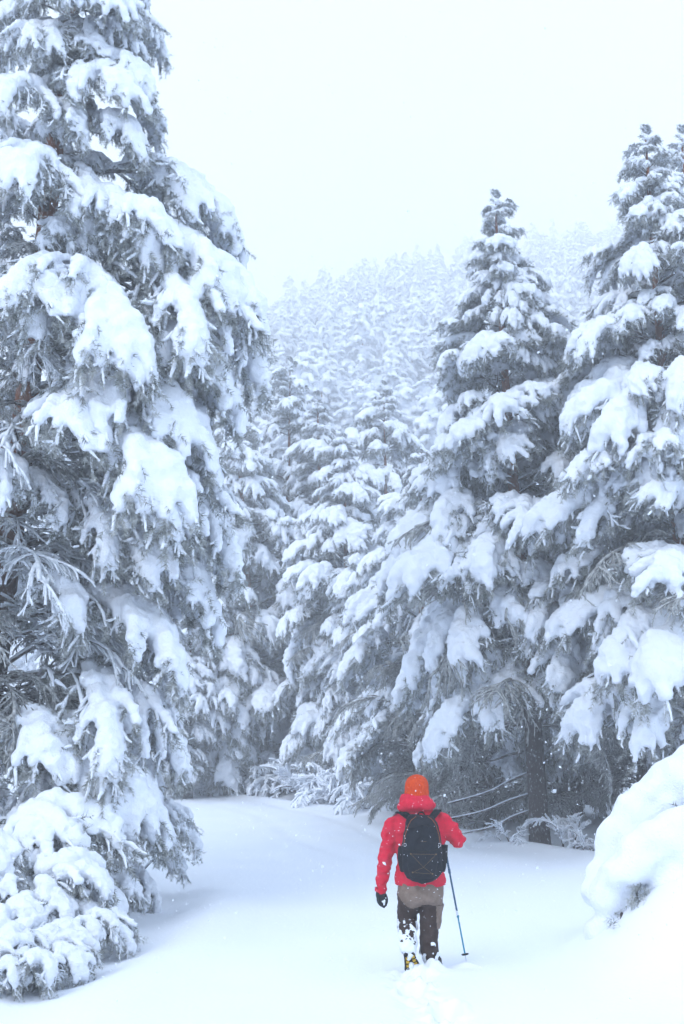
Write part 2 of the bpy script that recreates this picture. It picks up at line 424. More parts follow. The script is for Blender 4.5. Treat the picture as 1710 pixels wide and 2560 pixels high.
UPS = [branch_proto(1.0, 50, -45, 11 + i, 1.45, dens=1.2, fork=1) for i in range(3)]
MID = [branch_proto(2.0, 35, -40, 21 + i, (1.0, 1.5, .8, 1.35)[i]) for i in range(4)]
DRP = [branch_proto(2.4, 18, -68, 31 + i, 1.3) for i in range(4)]
HVY = [branch_proto(2.0, 30, -55, 41 + i, (2.1, 1.7, 2.0, 1.6, 2.2)[i], voxel=.034, spread=(1, .8, 1.15, .9, .7)[i]) for i in range(5)]
HVD = [branch_proto(2.4, 24, -66, 91 + i, 1.75, voxel=.034) for i in range(4)]
TWL = [twig_proto(2.6, 30, -50, 56, 90, .021, 10, RIME), twig_proto(2.6, 15, -40, 57, 90, .021, 10, RIME), twig_proto(2.4, 40, -55, 58, 90, .021, 10, RIME)]
TWG = [twig_proto(2.2, 20, -45, 51), twig_proto(2.2, 10, -30, 52), twig_proto(2.4, 30, -60, 53)]

def pine(label, base, top, r0, profile, n, z0, seed, sets, ntwig=0, tw_range=(.08, .7), az_bias=None, group=None, name='pine_tree', lead=1.0):
    """profile(f): limb length at height fraction f; sets(f): limb kinds used there"""
    R = np.random.default_rng(seed)
    root = empty(name, base, label, 'pine tree', group)
    H = top[2] - base[2]
    tm, P, rr = trunk_mesh(H, r0, base, top, seed)
    link('trunk', tm, root)
    tt = np.linspace(0, 1, len(P)); pos = lambda f: Vector([np.interp(f, tt, P[:, k]) for k in range(3)])
    f0 = z0 / H; az = R.random() * 6.28
    for i in range(n):
        f = f0 + (.985 - f0) * np.clip((i + R.normal() * 1.5) / n, 0, 1) ** .82
        az += 2.39996 + R.normal() * .7
        a = az
        if az_bias and R.random() < az_bias[1]: a = az_bias[0] + R.normal() * .9
        l = profile(f) * R.uniform(.58, 1.22)
        pr = sets(f, R); pr = pr[R.integers(len(pr))]
        place_branch(root, pr, pos(f), a, max(.25, l / pr[0]), R.normal() * .19, R.normal() * .3, R.uniform(.75, 1.15))
    for i in range(ntwig):
        f = R.uniform(*tw_range); pr = TWG[R.integers(3)]
        place_branch(root, pr, pos(f), R.random() * 6.28, max(.35, profile(f) * R.uniform(.55, .95) / pr[0]), R.normal() * .15, R.normal() * .3)
    # leader shoots at the very tip
    for k in range(3): place_branch(root, UPS[k], pos(.965 + .012 * k), k * 2.1, .30 * H / 13, -1.15)
    for k in range(16):
        place_branch(root, UPS[k % 3], pos(.985 - .0125 * k), k * 2.4 + R.normal() * .5, lead * (.16 + .062 * k) * H / 13, -.45 + .03 * k)
    return root

def prof(*pts):
    xs_, ys_ = zip(*pts); return lambda f: float(np.interp(f, xs_, ys_))
def pick(a, b, c, w1=.45, w2=.82):
    return lambda f, R: (a if f < w1 else b if f < w2 else c)
def mixed(lo, hi):
    def s(f, R):
        if f > .88: return UPS + MID[:1]
        return lo if R.random() < .5 else hi
    return s

def gpt(u, v, Y, z=None):
    p = at(u, v, Y); p.z = gzf(p.x, p.y) if z is None else z
    return p

# the tall pine that fills the left edge
b = Vector((-4.75, 15.6, gzf(-4.75, 15.6))); t_ = at(320, -1100, 15.6)
left_pine = pine('towering snow-laden pine with drooping limbs filling the left edge, cut off at top', b, t_, .20,
     prof((0, 1.9), (.12, 2.1), (.28, 2.2), (.37, 1.5), (.46, .95), (.56, .95), (.65, 1.2), (.75, 1.1), (1, .35)), 175, .6, 101,
     lambda f, R: ((DRP + MID[2:3] if R.random() < .45 else TWL) if f < .40 else (DRP + MID if R.random() < .55 else HVD) if f < .9 else UPS + MID), 45, (.04, .42), (-.6, .36))
BL, TL = b.copy(), t_.copy()
b = Vector((-6.9, 18.2, gzf(-6.9, 18.2))); t_ = at(-60, -700, 18.2)
pine('pine behind the big left pine, only its limbs coming in at the left edge', b, t_, .2,
     prof((0, 2.4), (.3, 2.7), (.6, 2.1), (.85, 1.2), (1, .35)), 90, 1.0, 111, mixed(DRP, DRP + MID), 45, (.05, .6))
for k, (u, v, dy) in enumerate(((395, 150, 0), (400, 330, -.3), (545, 650, 0), (480, 800, -.4), (605, 960, -.1), (560, 900, .35), (520, 1060, -.5), (470, 1250, -.6),
                                (545, 1440, 0), (500, 1380, -.5), (475, 1600, -.2), (400, 1760, -.5), (410, 1930, -.2), (380, 2080, -.2), (330, 2120, -.6), (300, 1000, -1.4), (60, 130, -1.0), (200, 150, -.9), (235, 60, -1.1), (150, 40, -1.2), (310, 130, -.6), (120, 330, -1.2), (265, 290, -1.1), (320, 420, -.8), (60, 470, -1.3), (190, 560, -1.3), (290, 620, -1.0),
                                (385, 700, -.6), (250, 820, -1.3), (430, 1000, -.9), (390, 1180, -1.2), (590, 880, -.2))):
    tipw = at(u, v, 15.6 + dy * 1.2); pr = (HVD if k % 4 else DRP)[k % 4]; zt = tipw.z - BL.z
    for _ in range(3):                                    # limb leaves the stem above its hanging tip
        f = min(.97, (zt + .36 * pr[0] * sc_l) / (TL.z - BL.z)) if _ else min(.97, (zt + .8) / (TL.z - BL.z))
        st = BL.lerp(TL, f); hd_ = tipw - st; sc_l = max(.4, math.hypot(hd_.x, hd_.y) / (.80 * pr[0]))
    place_branch(left_pine, pr, st - BL, math.atan2(hd_.y, hd_.x), sc_l, 0, random.uniform(-.25, .25), 1.05)
for k, (f, az, l) in enumerate(((.40, -.35, 2.3), (.36, -.9, 2.1), (.33, .1, 2.5), (.30, -.6, 2.2), (.27, -.15, 2.5), (.245, -1.0, 2.2), (.22, -.4, 2.5), (.19, .05, 2.4), (.165, -.7, 2.3), (.14, -.25, 2.4))):
    pr = TWL[k % 3]; place_branch(left_pine, pr, BL.lerp(TL, f) - BL, az, l / 2.35, -.05, random.uniform(-.3, .3))
# right-hand pines
b = gpt(1345, 2115, 24.5); t_ = at(1240, 490, 24.5)
pine('conical pine with thin bare tip and dark trunk standing right of the walker', b, t_, .19,
     prof((0, 2.6), (.2, 2.9), (.35, 2.8), (.6, 2.15), (.8, 1.35), (.93, .6), (1, .2)), 128, 2.6, 202,
     mixed(HVY + MID[1:2], HVD + HVY), 34, (.14, .5))
b = Vector((6.5, 22.0, gzf(6.5, 22.0))); t_ = at(1612, 330, 22)
pine('tallest pine at the right edge, crown loaded with big snow lumps', b, t_, .20,
     prof((0, 2.7), (.2, 2.9), (.35, 2.8), (.6, 2.25), (.8, 1.45), (.93, .65), (1, .2)), 132, 2.2, 303,
     mixed(HVY + MID[1:2], HVD + HVY), 36, (.12, .5))
b = Vector((8.0, 25.5, gzf(8.0, 25.5))); t_ = at(1700, 330, 25.5)
pine('pine half hidden behind the right edge pine, its tip beside that one', b, t_, .18,
     prof((0, 2.4), (.3, 2.6), (.6, 2.0), (.8, 1.2), (.93, .6), (1, .2)), 70, 2.0, 404, mixed(HVY, MID), 18, (.1, .5))
# middle distance
b = gpt(668, 1950, 47); t_ = at(585, 1010, 47)
pine('pine with reddish upper trunk and dark gaps left of centre across the road', b, t_, .21,
     prof((0, 3.2), (.2, 3.9), (.45, 3.7), (.7, 2.6), (.9, 1.1), (1, .3)), 92, 1.0, 505, mixed(HVY, HVY + HVD), 16, (.08, .6))
b = gpt(470, 1960, 50); t_ = at(470, 1080, 50)
pine('pine just right of the big left tree, partly hidden behind its limb tips', b, t_, .2,
     prof((0, 3.2), (.3, 3.6), (.6, 2.8), (.9, 1.1), (1, .3)), 76, .9, 515, mixed(HVY, HVD), 12, (.08, .5))
b = gpt(885, 1990, 43); t_ = at(855, 1090, 43)
pine('wholly white pine of fine hanging branches at the centre above the shrubs', b, t_, .15,
     prof((0, 2.4), (.3, 2.8), (.6, 2.4), (.85, 1.4), (1, .4)), 130, .9, 606, mixed(DRP + HVD, HVY), 26, (.1, .7))
b = gpt(1010, 2000, 38); t_ = at(1050, 1130, 38)
pine('white pine between the centre tree and the conical pine', b, t_, .16,
     prof((0, 2.2), (.3, 2.6), (.6, 2.1), (.85, 1.1), (1, .3)), 80, 1.0, 707, mixed(HVY, HVD), 24, (.1, .6))
for k, (u, Y, v, lab) in enumerate(((540, 53, 930, 'pine above the reddish trunk, just right of the big left tree tips'), (715, 54, 900, 'tall white pine at the foot of the slope above the centre tree'),
                                    (800, 51, 985, 'white pine behind the centre tree, slightly left of it'), (960, 50, 960, 'white pine on the slope foot left of the conical pine'), (640, 49.5, 1180, 'short white pine between the reddish trunk and the centre tree'),
                                    (570, 45.5, 1470, 'low bushy pine left of the snowy thicket at the road bend'), (470, 44.5, 1590, 'low bushy pine beside the left tree where the road bends away'))):
    b = gpt(u, 1950, Y); t_ = at(u + random.uniform(-15, 15), v, Y)
    pine(lab, b, t_, .17, prof((0, 2.6), (.3, 3.0), (.6, 2.5), (.85, 1.5), (1, .5)) if v < 1300 else prof((0, 2.3), (.5, 2.1), (1, .8)), 84 if v < 1300 else 52, 1.0, 530 + k, mixed(HVY, HVY + HVD), 10, (.1, .5))
# shaded stand behind the right-hand pines
for i, (x, y, h) in enumerate(((3.0, 30, 10.5), (5.6, 29.5, 11), (8.2, 31, 12), (10.6, 29, 12.5), (4.4, 34.5, 11), (7.2, 36, 12.5), (10.5, 37, 13), (6.6, 26.8, 8.5), (9.3, 24.5, 9.5), (1.9, 30.5, 8.5), (3.4, 28.4, 6.5), (5.0, 28.2, 7.5), (7.9, 28.4, 9), (8.6, 23.4, 7.5), (2.4, 33.0, 9))):
    b = Vector((x, y, gzf(x, y)))
    pine('pine in the shaded stand behind the tall right-hand pines', b, b + Vector((random.uniform(-.3, .3), 0, h)), .14,
         prof((0, 2.0), (.3, 2.3), (.6, 1.8), (.85, 1.0), (1, .3)), 34, 1.5, 800 + i, mixed(DRP, HVY), 40, (.03, .5), None, 'shaded stand behind the right-hand pines')

# ------------------------------------------------------------------ hillside forest
def hill_proto(H, seed):
    R = np.random.default_rng(seed); nd, sn_ = MB(), MB()
    P = np.array([0, 0, 0.])
    n = 58; az = 0
    for i in range(n):
        f = .08 + .9 * ((i + R.random()) / n) ** .8; az = R.random() * 6.283
        l = (2.5 * (1 - f) ** .55 + .25) * R.uniform(.55, 1.3)
        w, d_, s_, segs, _ = grow(l, math.radians(25 + 25 * f), math.radians(-80 + 25 * f + R.normal() * 15), seed * 100 + i, 2.3 * (.65 + .35 * min(1, l / 1.5)) * R.uniform(.7, 1.25), dens=.5, fine=.4, spread=.7)
        ca, sa = math.cos(az), math.sin(az); M = np.array([[ca, -sa, 0], [sa, ca, 0], [0, 0, 1]])
        off = np.array([0, 0, f * H])
        for v in s_.v: sn_.v.append(v @ M.T + off)
        base = sn_.n
        for fa in s_.f: sn_.f.append(fa + base)
        sn_.n += s_.n
        segs = [(M @ a + off, M @ b_ + off) for a, b_ in segs]
        needles_on(nd, segs, 26, .15, .016, R)
        if R.random() < .6: sn_.ball(np.array([math.cos(az) * .15, math.sin(az) * .15, f * H + .1]), R.uniform(.18, .34), (8, 6), (1, 1, 1.3))
    tm, _, _ = trunk_mesh(H * .93, .10, (0, 0, 0), (0, 0, H * .93), seed, 8, .012)
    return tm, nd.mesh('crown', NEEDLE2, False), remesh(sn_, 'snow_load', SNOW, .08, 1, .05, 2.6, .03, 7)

HP = [hill_proto(11.5, 61 + i) for i in range(4)]
R = np.random.default_rng(99)
spots = np.zeros((0, 2))
for _ in range(14000):
    y = math.sqrt(53 ** 2 + (262 ** 2 - 53 ** 2) * R.random())
    x = R.uniform(-.20 * y - 3, .30 * y + 3)
    if len(spots) >= 1100: break
    if not len(spots) or ((spots - (x, y)) ** 2).sum(1).min() > (2.4 + .005 * y) ** 2: spots = np.vstack([spots, (x, y)])
spots = spots[np.argsort(spots[:, 1])]
for i, (x, y) in enumerate(spots[:295].tolist()):
    tm, cm, sm = HP[R.integers(len(HP))]
    root = empty('pine_tree', (x, y, gzf(x, y) - .1), 'snow-covered pine in the pale hazy forest on the far hillside', 'pine tree', 'pines of the hillside forest')
    s = R.uniform(.55, 1.22); root.scale = (s * R.uniform(.95, 1.25), s * R.uniform(.95, 1.25), s * R.uniform(.85, 1.1)); root.rotation_euler = (R.normal() * .06, R.normal() * .06, R.random() * 6.28)
    link('trunk', tm, root); cr = link('crown', cm, root); link('snow_load', sm, cr)
# beyond those: the same wood as one mass up to the ridge
far = spots[295:]; fz = gz(far[:, 0], far[:, 1])
me = bpy.data.meshes.new('forest'); me.from_pydata(np.stack([far[:, 0], far[:, 1], fz], 1).tolist(), [], [])
ng = bpy.data.node_groups.new('forest', 'GeometryNodeTree')
ng.interface.new_socket('Geometry', in_out='INPUT', socket_type='NodeSocketGeometry'); ng.interface.new_socket('Geometry', in_out='OUTPUT', socket_type='NodeSocketGeometry')
N_, K_ = ng.nodes, ng.links
gi, go = N_.new('NodeGroupInput'), N_.new('NodeGroupOutput')
jn = N_.new('GeometryNodeJoinGeometry'); out_j = N_.new('GeometryNodeJoinGeometry')
ip = N_.new('GeometryNodeInstanceOnPoints'); ip.inputs['Pick Instance'].default_value = True
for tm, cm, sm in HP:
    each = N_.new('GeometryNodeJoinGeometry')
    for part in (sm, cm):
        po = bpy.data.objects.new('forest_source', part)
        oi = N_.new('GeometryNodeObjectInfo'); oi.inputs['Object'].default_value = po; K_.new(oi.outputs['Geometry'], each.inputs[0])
    g2 = N_.new('GeometryNodeGeometryToInstance'); K_.new(each.outputs[0], g2.inputs[0]); K_.new(g2.outputs[0], jn.inputs[0])
ri = N_.new('FunctionNodeRandomValue'); ri.data_type = 'INT'; ri.inputs[4].default_value = 0; ri.inputs[5].default_value = len(HP) - 1
rr_ = N_.new('FunctionNodeRandomValue'); rr_.data_type = 'FLOAT_VECTOR'; rr_.inputs[0].default_value = (-.08, -.08, 0); rr_.inputs[1].default_value = (.08, .08, 6.28); rr_.inputs[8].default_value = 3
rs = N_.new('FunctionNodeRandomValue'); rs.data_type = 'FLOAT_VECTOR'; rs.inputs[0].default_value = (.65, .65, .5); rs.inputs[1].default_value = (1.3, 1.3, 1.3); rs.inputs[8].default_value = 9
K_.new(gi.outputs[0], ip.inputs['Points']); K_.new(jn.outputs[0], ip.inputs['Instance']); K_.new(ri.outputs[2], ip.inputs['Instance Index'])
K_.new(rr_.outputs[0], ip.inputs['Rotation']); K_.new(rs.outputs[0], ip.inputs['Scale']); K_.new(ip.outputs[0], go.inputs[0])
fo = link('forest', me); md = fo.modifiers.new('forest', 'NODES'); md.node_group = ng
tag(fo, 'far snow-covered forest fading into the haze up to the ridge', 'forest', None, 'stuff')

# ------------------------------------------------------------------ shrubs and mounds
BSH = [branch_proto(1.15, 62, -72, 71 + i, 1.3, voxel=.028, per_m=150, start=.3, fork=1) for i in range(4)]
RIM = [twig_proto(1.5, 70, -35, 81, 40, .040, 10, SNOW), twig_proto(1.4, 55, -60, 82, 40, .044, 10, SNOW), twig_proto(1.3, 75, 0, 83, 30, .036, 9, SNOW)]

def shrub(label, loc, n, s, seed, protos, cat='shrub', group=None, name='snowy_shrub', az0=0, aw=6.28, r=.15, up=0.0):
    R = np.random.default_rng(seed); root = empty(name, loc, label, cat, group)
    for i in range(n):
        a = az0 + aw * ((i + R.random() * .7) / n - .5); pr = protos[R.integers(len(protos))]
        place_branch(root, pr, Vector((math.cos(a) * r * R.random(), math.sin(a) * r * R.random(), R.random() * up)), a, s * R.uniform(.75, 1.2), R.normal() * .22, R.normal() * .25)
    return root

def lump_bush(label, balls, foliage, seed, name='snow_covered_bush'):
    """low pine bush bowed under thick rounded snow: balls = (u, v, Y, r), foliage = (u, v, Y) of the green that peeps out"""
    R = np.random.default_rng(seed)
    pts = [(at(u, v, Y), r) for u, v, Y, r in balls]
    c = sum((p for p, r in pts), Vector()) / len(pts); c.z = gzf(c.x, c.y)
    root = empty(name, c, label, 'bush')
    m = MB()
    for p, r in pts: m.ball(p - c, r, (14, 10), (1, 1, .92))
    link('snow_load', remesh(m, 'snow_load', SNOW, .04, 6, .07, 2.6, .022, 7), root)
    w, nd, segs = MB(), MB(), []
    for u, v, Y in foliage:
        q = np.array(at(u, v, Y) - c)
        st = q + [.12, .35, -.05]
        w.tube(np.array([st, (st + q) / 2 + [0, 0, .12], q]), [.02, .014, .006], 5)
        for _ in range(14):
            a = q + R.normal(size=3) * [.035, .05, .05]; dd = R.normal(size=3) * [.5, .5, .6] + [-.3, -.4, -.7]; dd /= np.linalg.norm(dd)
            segs.append((a, a + dd * R.uniform(.05, .12)))
    needles_on(nd, segs, 170, .06, .004, R)
    link('branch', w.mesh('branch', TWIG), root); link('needles', nd.mesh('needles', NEEDLE, False), root)
    return root

lump_bush('large smooth snow mound over a bowed bush at the right edge, the upper one',
          [(1535, 2120, 13.0, .20), (1560, 2085, 13.0, .24), (1600, 2045, 13.0, .28), (1650, 2000, 13.0, .32), (1700, 1960, 13.0, .36), (1770, 1930, 13.1, .42), (1840, 1915, 13.2, .5),
           (1520, 2150, 13.0, .16), (1570, 2150, 13.1, .26), (1650, 2120, 13.2, .45), (1740, 2090, 13.3, .6), (1840, 2070, 13.3, .7), (1500, 2190, 12.9, .16), (1490, 2230, 12.8, .2), (1560, 2230, 12.9, .3), (1660, 2210, 13, .5)],
          [(1700, 2050, 12.45), (1730, 2030, 12.4)], 1)
lump_bush('low snow mound with dark green needles peeping out at the lower right edge',
          [(1525, 2235, 11.7, .19), (1550, 2180, 11.6, .22), (1590, 2140, 11.6, .24), (1640, 2115, 11.6, .25), (1700, 2100, 11.6, .28), (1770, 2090, 11.6, .32),
           (1560, 2240, 11.8, .22), (1690, 2170, 11.7, .30), (1770, 2170, 11.7, .36), (1535, 2290, 11.75, .15),
           (1660, 2290, 11.5, .20), (1720, 2250, 11.5, .26), (1790, 2240, 11.5, .34), (1505, 2335, 11.75, .14), (1580, 2340, 11.7, .16), (1640, 2330, 11.6, .2), (1570, 2285, 11.9, .22), (1620, 2290, 11.8, .2), (1720, 2330, 11.5, .3)],
          [(1602, 2215, 11.50), (1592, 2240, 11.47), (1550, 2318, 11.40)], 2)

def gr(u, Y):
    p = at(u, 2200, Y); p.z = gzf(p.x, p.y); return p
for i, (u, Y, n, s, lab) in enumerate((
        (-5, 10.9, 9, .50, 'snow-bent young pine at the bottom left corner of the picture'),
        (85, 11.5, 9, .55, 'snow-bent young pine above the drift, second from the left corner'),
        (185, 12.6, 9, .58, 'rounded snowy bush with needles showing, rightmost of the left bank bushes'),
        (65, 13.0, 10, .85, 'taller snow-draped bush on the left bank under the big pine'),
        (215, 14.6, 9, .72, 'snow-draped bush at the foot of the big left pine'),
        (-20, 14.0, 12, 1.3, 'high snow-draped bush at the left edge below the big pine'))):
    shrub(lab, gr(u, Y), n, s, 900 + i, BSH, 'bush', None, 'snowy_bush', -.9, 5.2)
shrub('white snow-loaded limb jutting over the road from the foot of the left pine', gr(350, 17.6), 4, .78, 950, BSH, 'bush', None, 'snowy_bush', -.1, .9, .1, .75)
shrub('drooping frosted bush at the road edge under the left pine', gr(180, 16.0), 18, .48, 951, DRP[:3] + TWG[:1], 'bush', None, 'snowy_bush', -.7, 3.4, .4, 2.6)

for i, (u, Y) in enumerate(((640, 46), (690, 45.2), (745, 44.5), (790, 42.5), (840, 40.5), (880, 39), (920, 37), (960, 35.5), (720, 47.5), (820, 44), (560, 47), (500, 47), (450, 48))):
    shrub('snow-white leafless shrub in the thicket along the far road edge', gr(u, Y), 11, 1.1 * random.uniform(.7, 1.2), 960 + i, RIM, 'shrub', 'snowy shrubs along the far road edge', 'snowy_shrub', 0, 6.28, .5)
for i, (u, Y, n, s, lab) in enumerate(((1275, 24.4, 4, .4, 'small bare twigs left of the dark trunk'),
                                    (1425, 23.9, 5, .6, 'leafless frosted sapling right of the dark trunk'),
                                    (1490, 22.6, 6, .35, 'little snowy shrub between the dark trunk and the snow mound'))):
    shrub(lab, gr(u, Y), n, s, 990 + i, RIM, 'shrub', None, 'snowy_shrub', 0, 6.28, .3)
# dead limbs sagging across the dark gap under the conical pine
for i, (u0, v0, u1, v1, Y) in enumerate(((1330, 1985, 1085, 2055, 25.6), (1330, 1930, 1120, 2010, 26.2), (1320, 2030, 1150, 2085, 25.0), (1310, 1880, 1150, 1905, 26.5))):
    a_, c_ = np.array(at(u0, v0, Y)), np.array(at(u1, v1, Y)); m_ = (a_ + c_) / 2 + [0, 0, -.10]; o_ = a_.copy()
    r_ = empty('dead_limb', a_, ('long dead limb with a snow line sagging left of the dark trunk', 'upper dead limb behind the walker pointing at the dark trunk', 'lowest short dead limb at the foot of the dark trunk', 'dark bare limb high above the other dead limbs')[i], 'dead limb')
    P_ = smooth_path(np.array([a_, (a_ + m_) / 2 + [0, 0, .05], m_, c_]) - o_, 12)
    k = MB(); k.tube(P_, np.linspace(.035, .012, 12), 6); link('wood', k.mesh('wood', TWIG), r_)
    if i < 3: k = MB(); k.tube(P_ + [0, 0, .028], np.linspace(.026, .012, 12), 6); link('snow_line', k.mesh('snow_line', SNOW), r_)

# ------------------------------------------------------------------ walker
ROOT = Vector((PX, PY, 0.0))
MPP = 0.000865                               # metres per survey pixel at the walker
def W(cx, cy, dy=0.0):
    return np.array(at(900 + cx / 4.194, 1900 + cy / 4.194, PY) - ROOT) + np.array([0, dy, 0])
def path(*pts): return np.array([W(*p) for p in pts])
def limb(mb, pts, rs, n=16, sides=14):
    D = np.concatenate([path(*pts), np.array(rs)[:, None]], 1); Q = smooth_path(D, n)
    mb.tube(Q[:, :3], Q[:, 3], sides); mb.ball(Q[0, :3], Q[0, 3], (12, 8)); mb.ball(Q[-1, :3], Q[-1, 3], (12, 8))
def ering(cx, cyy, dy, hw, hd, n=28, p=2.3):
    th = np.linspace(0, 2 * np.pi, n, endpoint=False); c, s = np.cos(th), np.sin(th)
    x = np.sign(c) * np.abs(c) ** (2 / p) * hw * MPP; y = np.sign(s) * np.abs(s) ** (2 / p) * hd
    return W(cx, cyy, dy) + np.stack([x, y, np.zeros(n)], 1)

def cloth(name, c1, c2, scale=60, rough=.8, bump=.25, bs=120):
    return mixmat(name, c1, c2, scale, .35, .7, rough, bump, bs)
RED = cloth('red_shell_fabric', (.54, .007, .034), (.64, .010, .046), 25)
ORANGE = mixmat('orange_knit', (.60, .045, .004), (.74, .085, .010), 90, .35, .65, .95, .9, 150, stretch=(1, 1, .4))
BLACK = cloth('black_pack_fabric', (.004, .006, .011), (.010, .013, .021), 40, .75)
BLACK2 = cloth('black_mesh_fabric', (.005, .006, .009), (.012, .014, .018), 200, .9)
GLOVE = cloth('black_fleece', (.005, .006, .009), (.014, .016, .02), 150, .95)
BROWN = cloth('dark_brown_trouser_fabric', (.030, .017, .014), (.050, .031, .026), 18)
TAUPE = cloth('taupe_trouser_fabric', (.16, .115, .09), (.22, .165, .135), 18)
SKIN = mat('skin', (.55, .32, .24), .5)[0]
HAIR = mat('brown_hair', (.03, .018, .01), .7)[0]
CORD = mat('tan_cord', (.17, .105, .045), .7)[0]
BUCK = mat('grey_buckle', (.45, .47, .5), .4, .5)[0]
PIPE = mat('orange_piping', (.35, .10, .03), .7)[0]
RUBBER = mat('black_rubber', (.012, .012, .012), .7)[0]
YELLOW = mat('yellow_tread', (.62, .40, .03), .6)[0]
LEATHER = cloth('dark_boot_leather', (.02, .018, .017), (.05, .045, .04), 30)
BLUE1 = mat('dark_blue_anodised', (.008, .085, .18), .35, .5)[0]
BLUE2 = mat('bright_blue_anodised', (.010, .24, .38), .35, .5)[0]

person = empty('person', ROOT, 'walker in red jacket, orange beanie and dark trousers striding away through the snow', 'person')

# body: one skin from head to toes, mostly under the clothes
bm_ = MB()
bm_.ball(W(596, 300, .02), .092, (16, 12), (.92, 1.12, 1.22))
bm_.ball(W(596, 320, .125), .016, (8, 6), (.8, 1, 1.4)); bm_.ball(W(596, 385, .08), .04, (10, 8))
for s in (-1, 1): bm_.ball(W(596 + s * 101, 330, .02), .022, (8, 6), (.5, .9, 1.4))
limb(bm_, [(596, 400, 0), (598, 560, 0), (610, 700, 0), (628, 1000, .01), (634, 1330, .01)], [.058, .06, .12, .13, .13])
limb(bm_, [(598, 600, 0), (350, 650, 0), (305, 800, 0), (268, 1040, .0), (222, 1370, .05)], [.06, .05, .045, .04, .03])
limb(bm_, [(598, 600, 0), (850, 620, 0), (960, 730, -.02), (1040, 850, -.02), (990, 830, .14), (915, 775, .32)], [.06, .05, .045, .042, .036, .03])
limb(bm_, [(560, 1340, .01), (510, 1480, .05), (500, 1640, .10), (500, 1800, -.02), (502, 1950, -.14)], [.09, .08, .06, .05, .04])
limb(bm_, [(700, 1340, .01), (735, 1500, .02), (728, 1700, .02), (725, 1900, .0), (775, 2100, -.01)], [.09, .08, .06, .05, .04])
body = link('body', remesh(bm_, 'body', SKIN, .012, 3), person)
h = MB(); h.ball(W(596, 318, .0), .097, (16, 12), (.92, 1.05, 1.1)); link('hair', remesh(h, 'hair', HAIR, .012, 2, .004, 40), person)

# jacket
j = MB()
j.loft([ering(*r) for r in ((634, 1312, .01, 266, .148), (634, 1285, .01, 272, .152), (633, 1200, .01, 262, .150), (632, 1050, .01, 246, .140), (630, 900, .01, 258, .140),
                            (622, 760, .01, 282, .142), (606, 650, .01, 292, .132), (602, 590, .01, 262, .118), (598, 545, .01, 205, .10), (595, 500, .01, 130, .085), (594, 430, .01, 108, .085))])
limb(j, [(372, 652, 0), (330, 700, 0), (308, 800, 0), (292, 920, .0), (268, 1050, .0), (246, 1170, .02), (228, 1280, .035), (219, 1368, .05)], [.078, .080, .075, .070, .066, .060, .054, .050], 24)
limb(j, [(850, 640, 0), (900, 680, 0), (960, 750, -.01), (1010, 815, -.02), (1040, 852, -.01), (1020, 848, .08), (975, 822, .18), (925, 785, .30)], [.084, .084, .078, .072, .066, .064, .058, .05], 24)
jm = remesh(j, 'jacket', RED, .013, 4)
n = len(jm.vertices); V = np.empty(n * 3); N = np.empty(n * 3); jm.vertices.foreach_get('co', V); jm.vertex_normals.foreach_get('vector', N); V = V.reshape(-1, 3); N = N.reshape(-1, 3)
for i in range(n):                                     # creases pulled round the arms and hem
    p = V[i]
    arm = 1.0 if abs(p[0]) > .19 else .55
    V[i] += N[i] * (arm * .021 * noise.noise(Vector((p[0] * 7 + p[2] * 6, p[1] * 8, p[2] * 19 - p[0] * 8))) + .009 * noise.noise(Vector(p) * 24))
jm.vertices.foreach_set('co', V.ravel()); jm.update()
jacket = link('jacket', jm, person)
hd = MB()
th = np.linspace(0, 2 * np.pi, 25)
hd.tube(np.array([W(590 + 128 * math.cos(a), 432 + 10 * math.cos(a) + 30 * math.sin(a), .02 + .10 * math.sin(a)) for a in th]), .047, 12)
hd.ball(W(585, 470, -.075), .115, (18, 12), (1.38, .62, .58)); hd.ball(W(470, 487, -.05), .062, (12, 8), (1.2, .8, .8)); hd.ball(W(705, 470, -.05), .06, (12, 8), (1.2, .8, .8))
hd.ball(W(592, 420, -.06), .075, (12, 8), (1.3, .6, .6))
link('hood', remesh(hd, 'hood', RED, .010, 3, .012, 11, .005, 26), jacket)
for (a, b_, r) in (((219, 1352, .047), (217, 1378, .052), .055), ((938, 792, .27), (918, 781, .315), .055)):
    m = MB(); m.tube(np.array([W(*a), W(*b_)]), r, 14); link('cuff', m.mesh('cuff', RED), jacket)
m = MB()                                               # shoulder print, small dark lettering
for k in range(7):
    m.box(W(345 + k * 7, 572 - k * 3.2 + (k % 2) * 8, -.080), (.0022, .002, .006 + .003 * (k % 3)))
link('shoulder_print', m.mesh('shoulder_print', BLACK, False), jacket)

# beanie
bn = MB(); rings = []
for yy, hw in ((388, 100), (384, 110), (366, 121), (330, 126), (290, 127), (250, 124), (215, 113), (188, 94), (168, 66), (156, 36), (151, 10)):
    th = np.linspace(0, 2 * np.pi, 72, endpoint=False); rr = hw * MPP * (1 + .012 * np.cos(th * 36))
    c = W(596, yy, .015); rings.append(c + np.stack([rr * np.cos(th), rr * 1.14 * np.sin(th), np.zeros(72)], 1))
bn.loft(rings); beanie = link('beanie', bn.mesh('beanie', ORANGE), person)
m = MB(); rings = []
for yy, hw in ((372, 124), (360, 129), (335, 131), (318, 130), (312, 126)):
    th = np.linspace(0, 2 * np.pi, 72, endpoint=False); rr = hw * MPP * (1 + .012 * np.cos(th * 36))
    c = W(596, yy + 8, .015); rings.append(c + np.stack([rr * np.cos(th), rr * 1.13 * np.sin(th), np.zeros(72)], 1))
m.loft(rings); link('turned_up_brim', m.mesh('turned_up_brim', ORANGE), beanie)

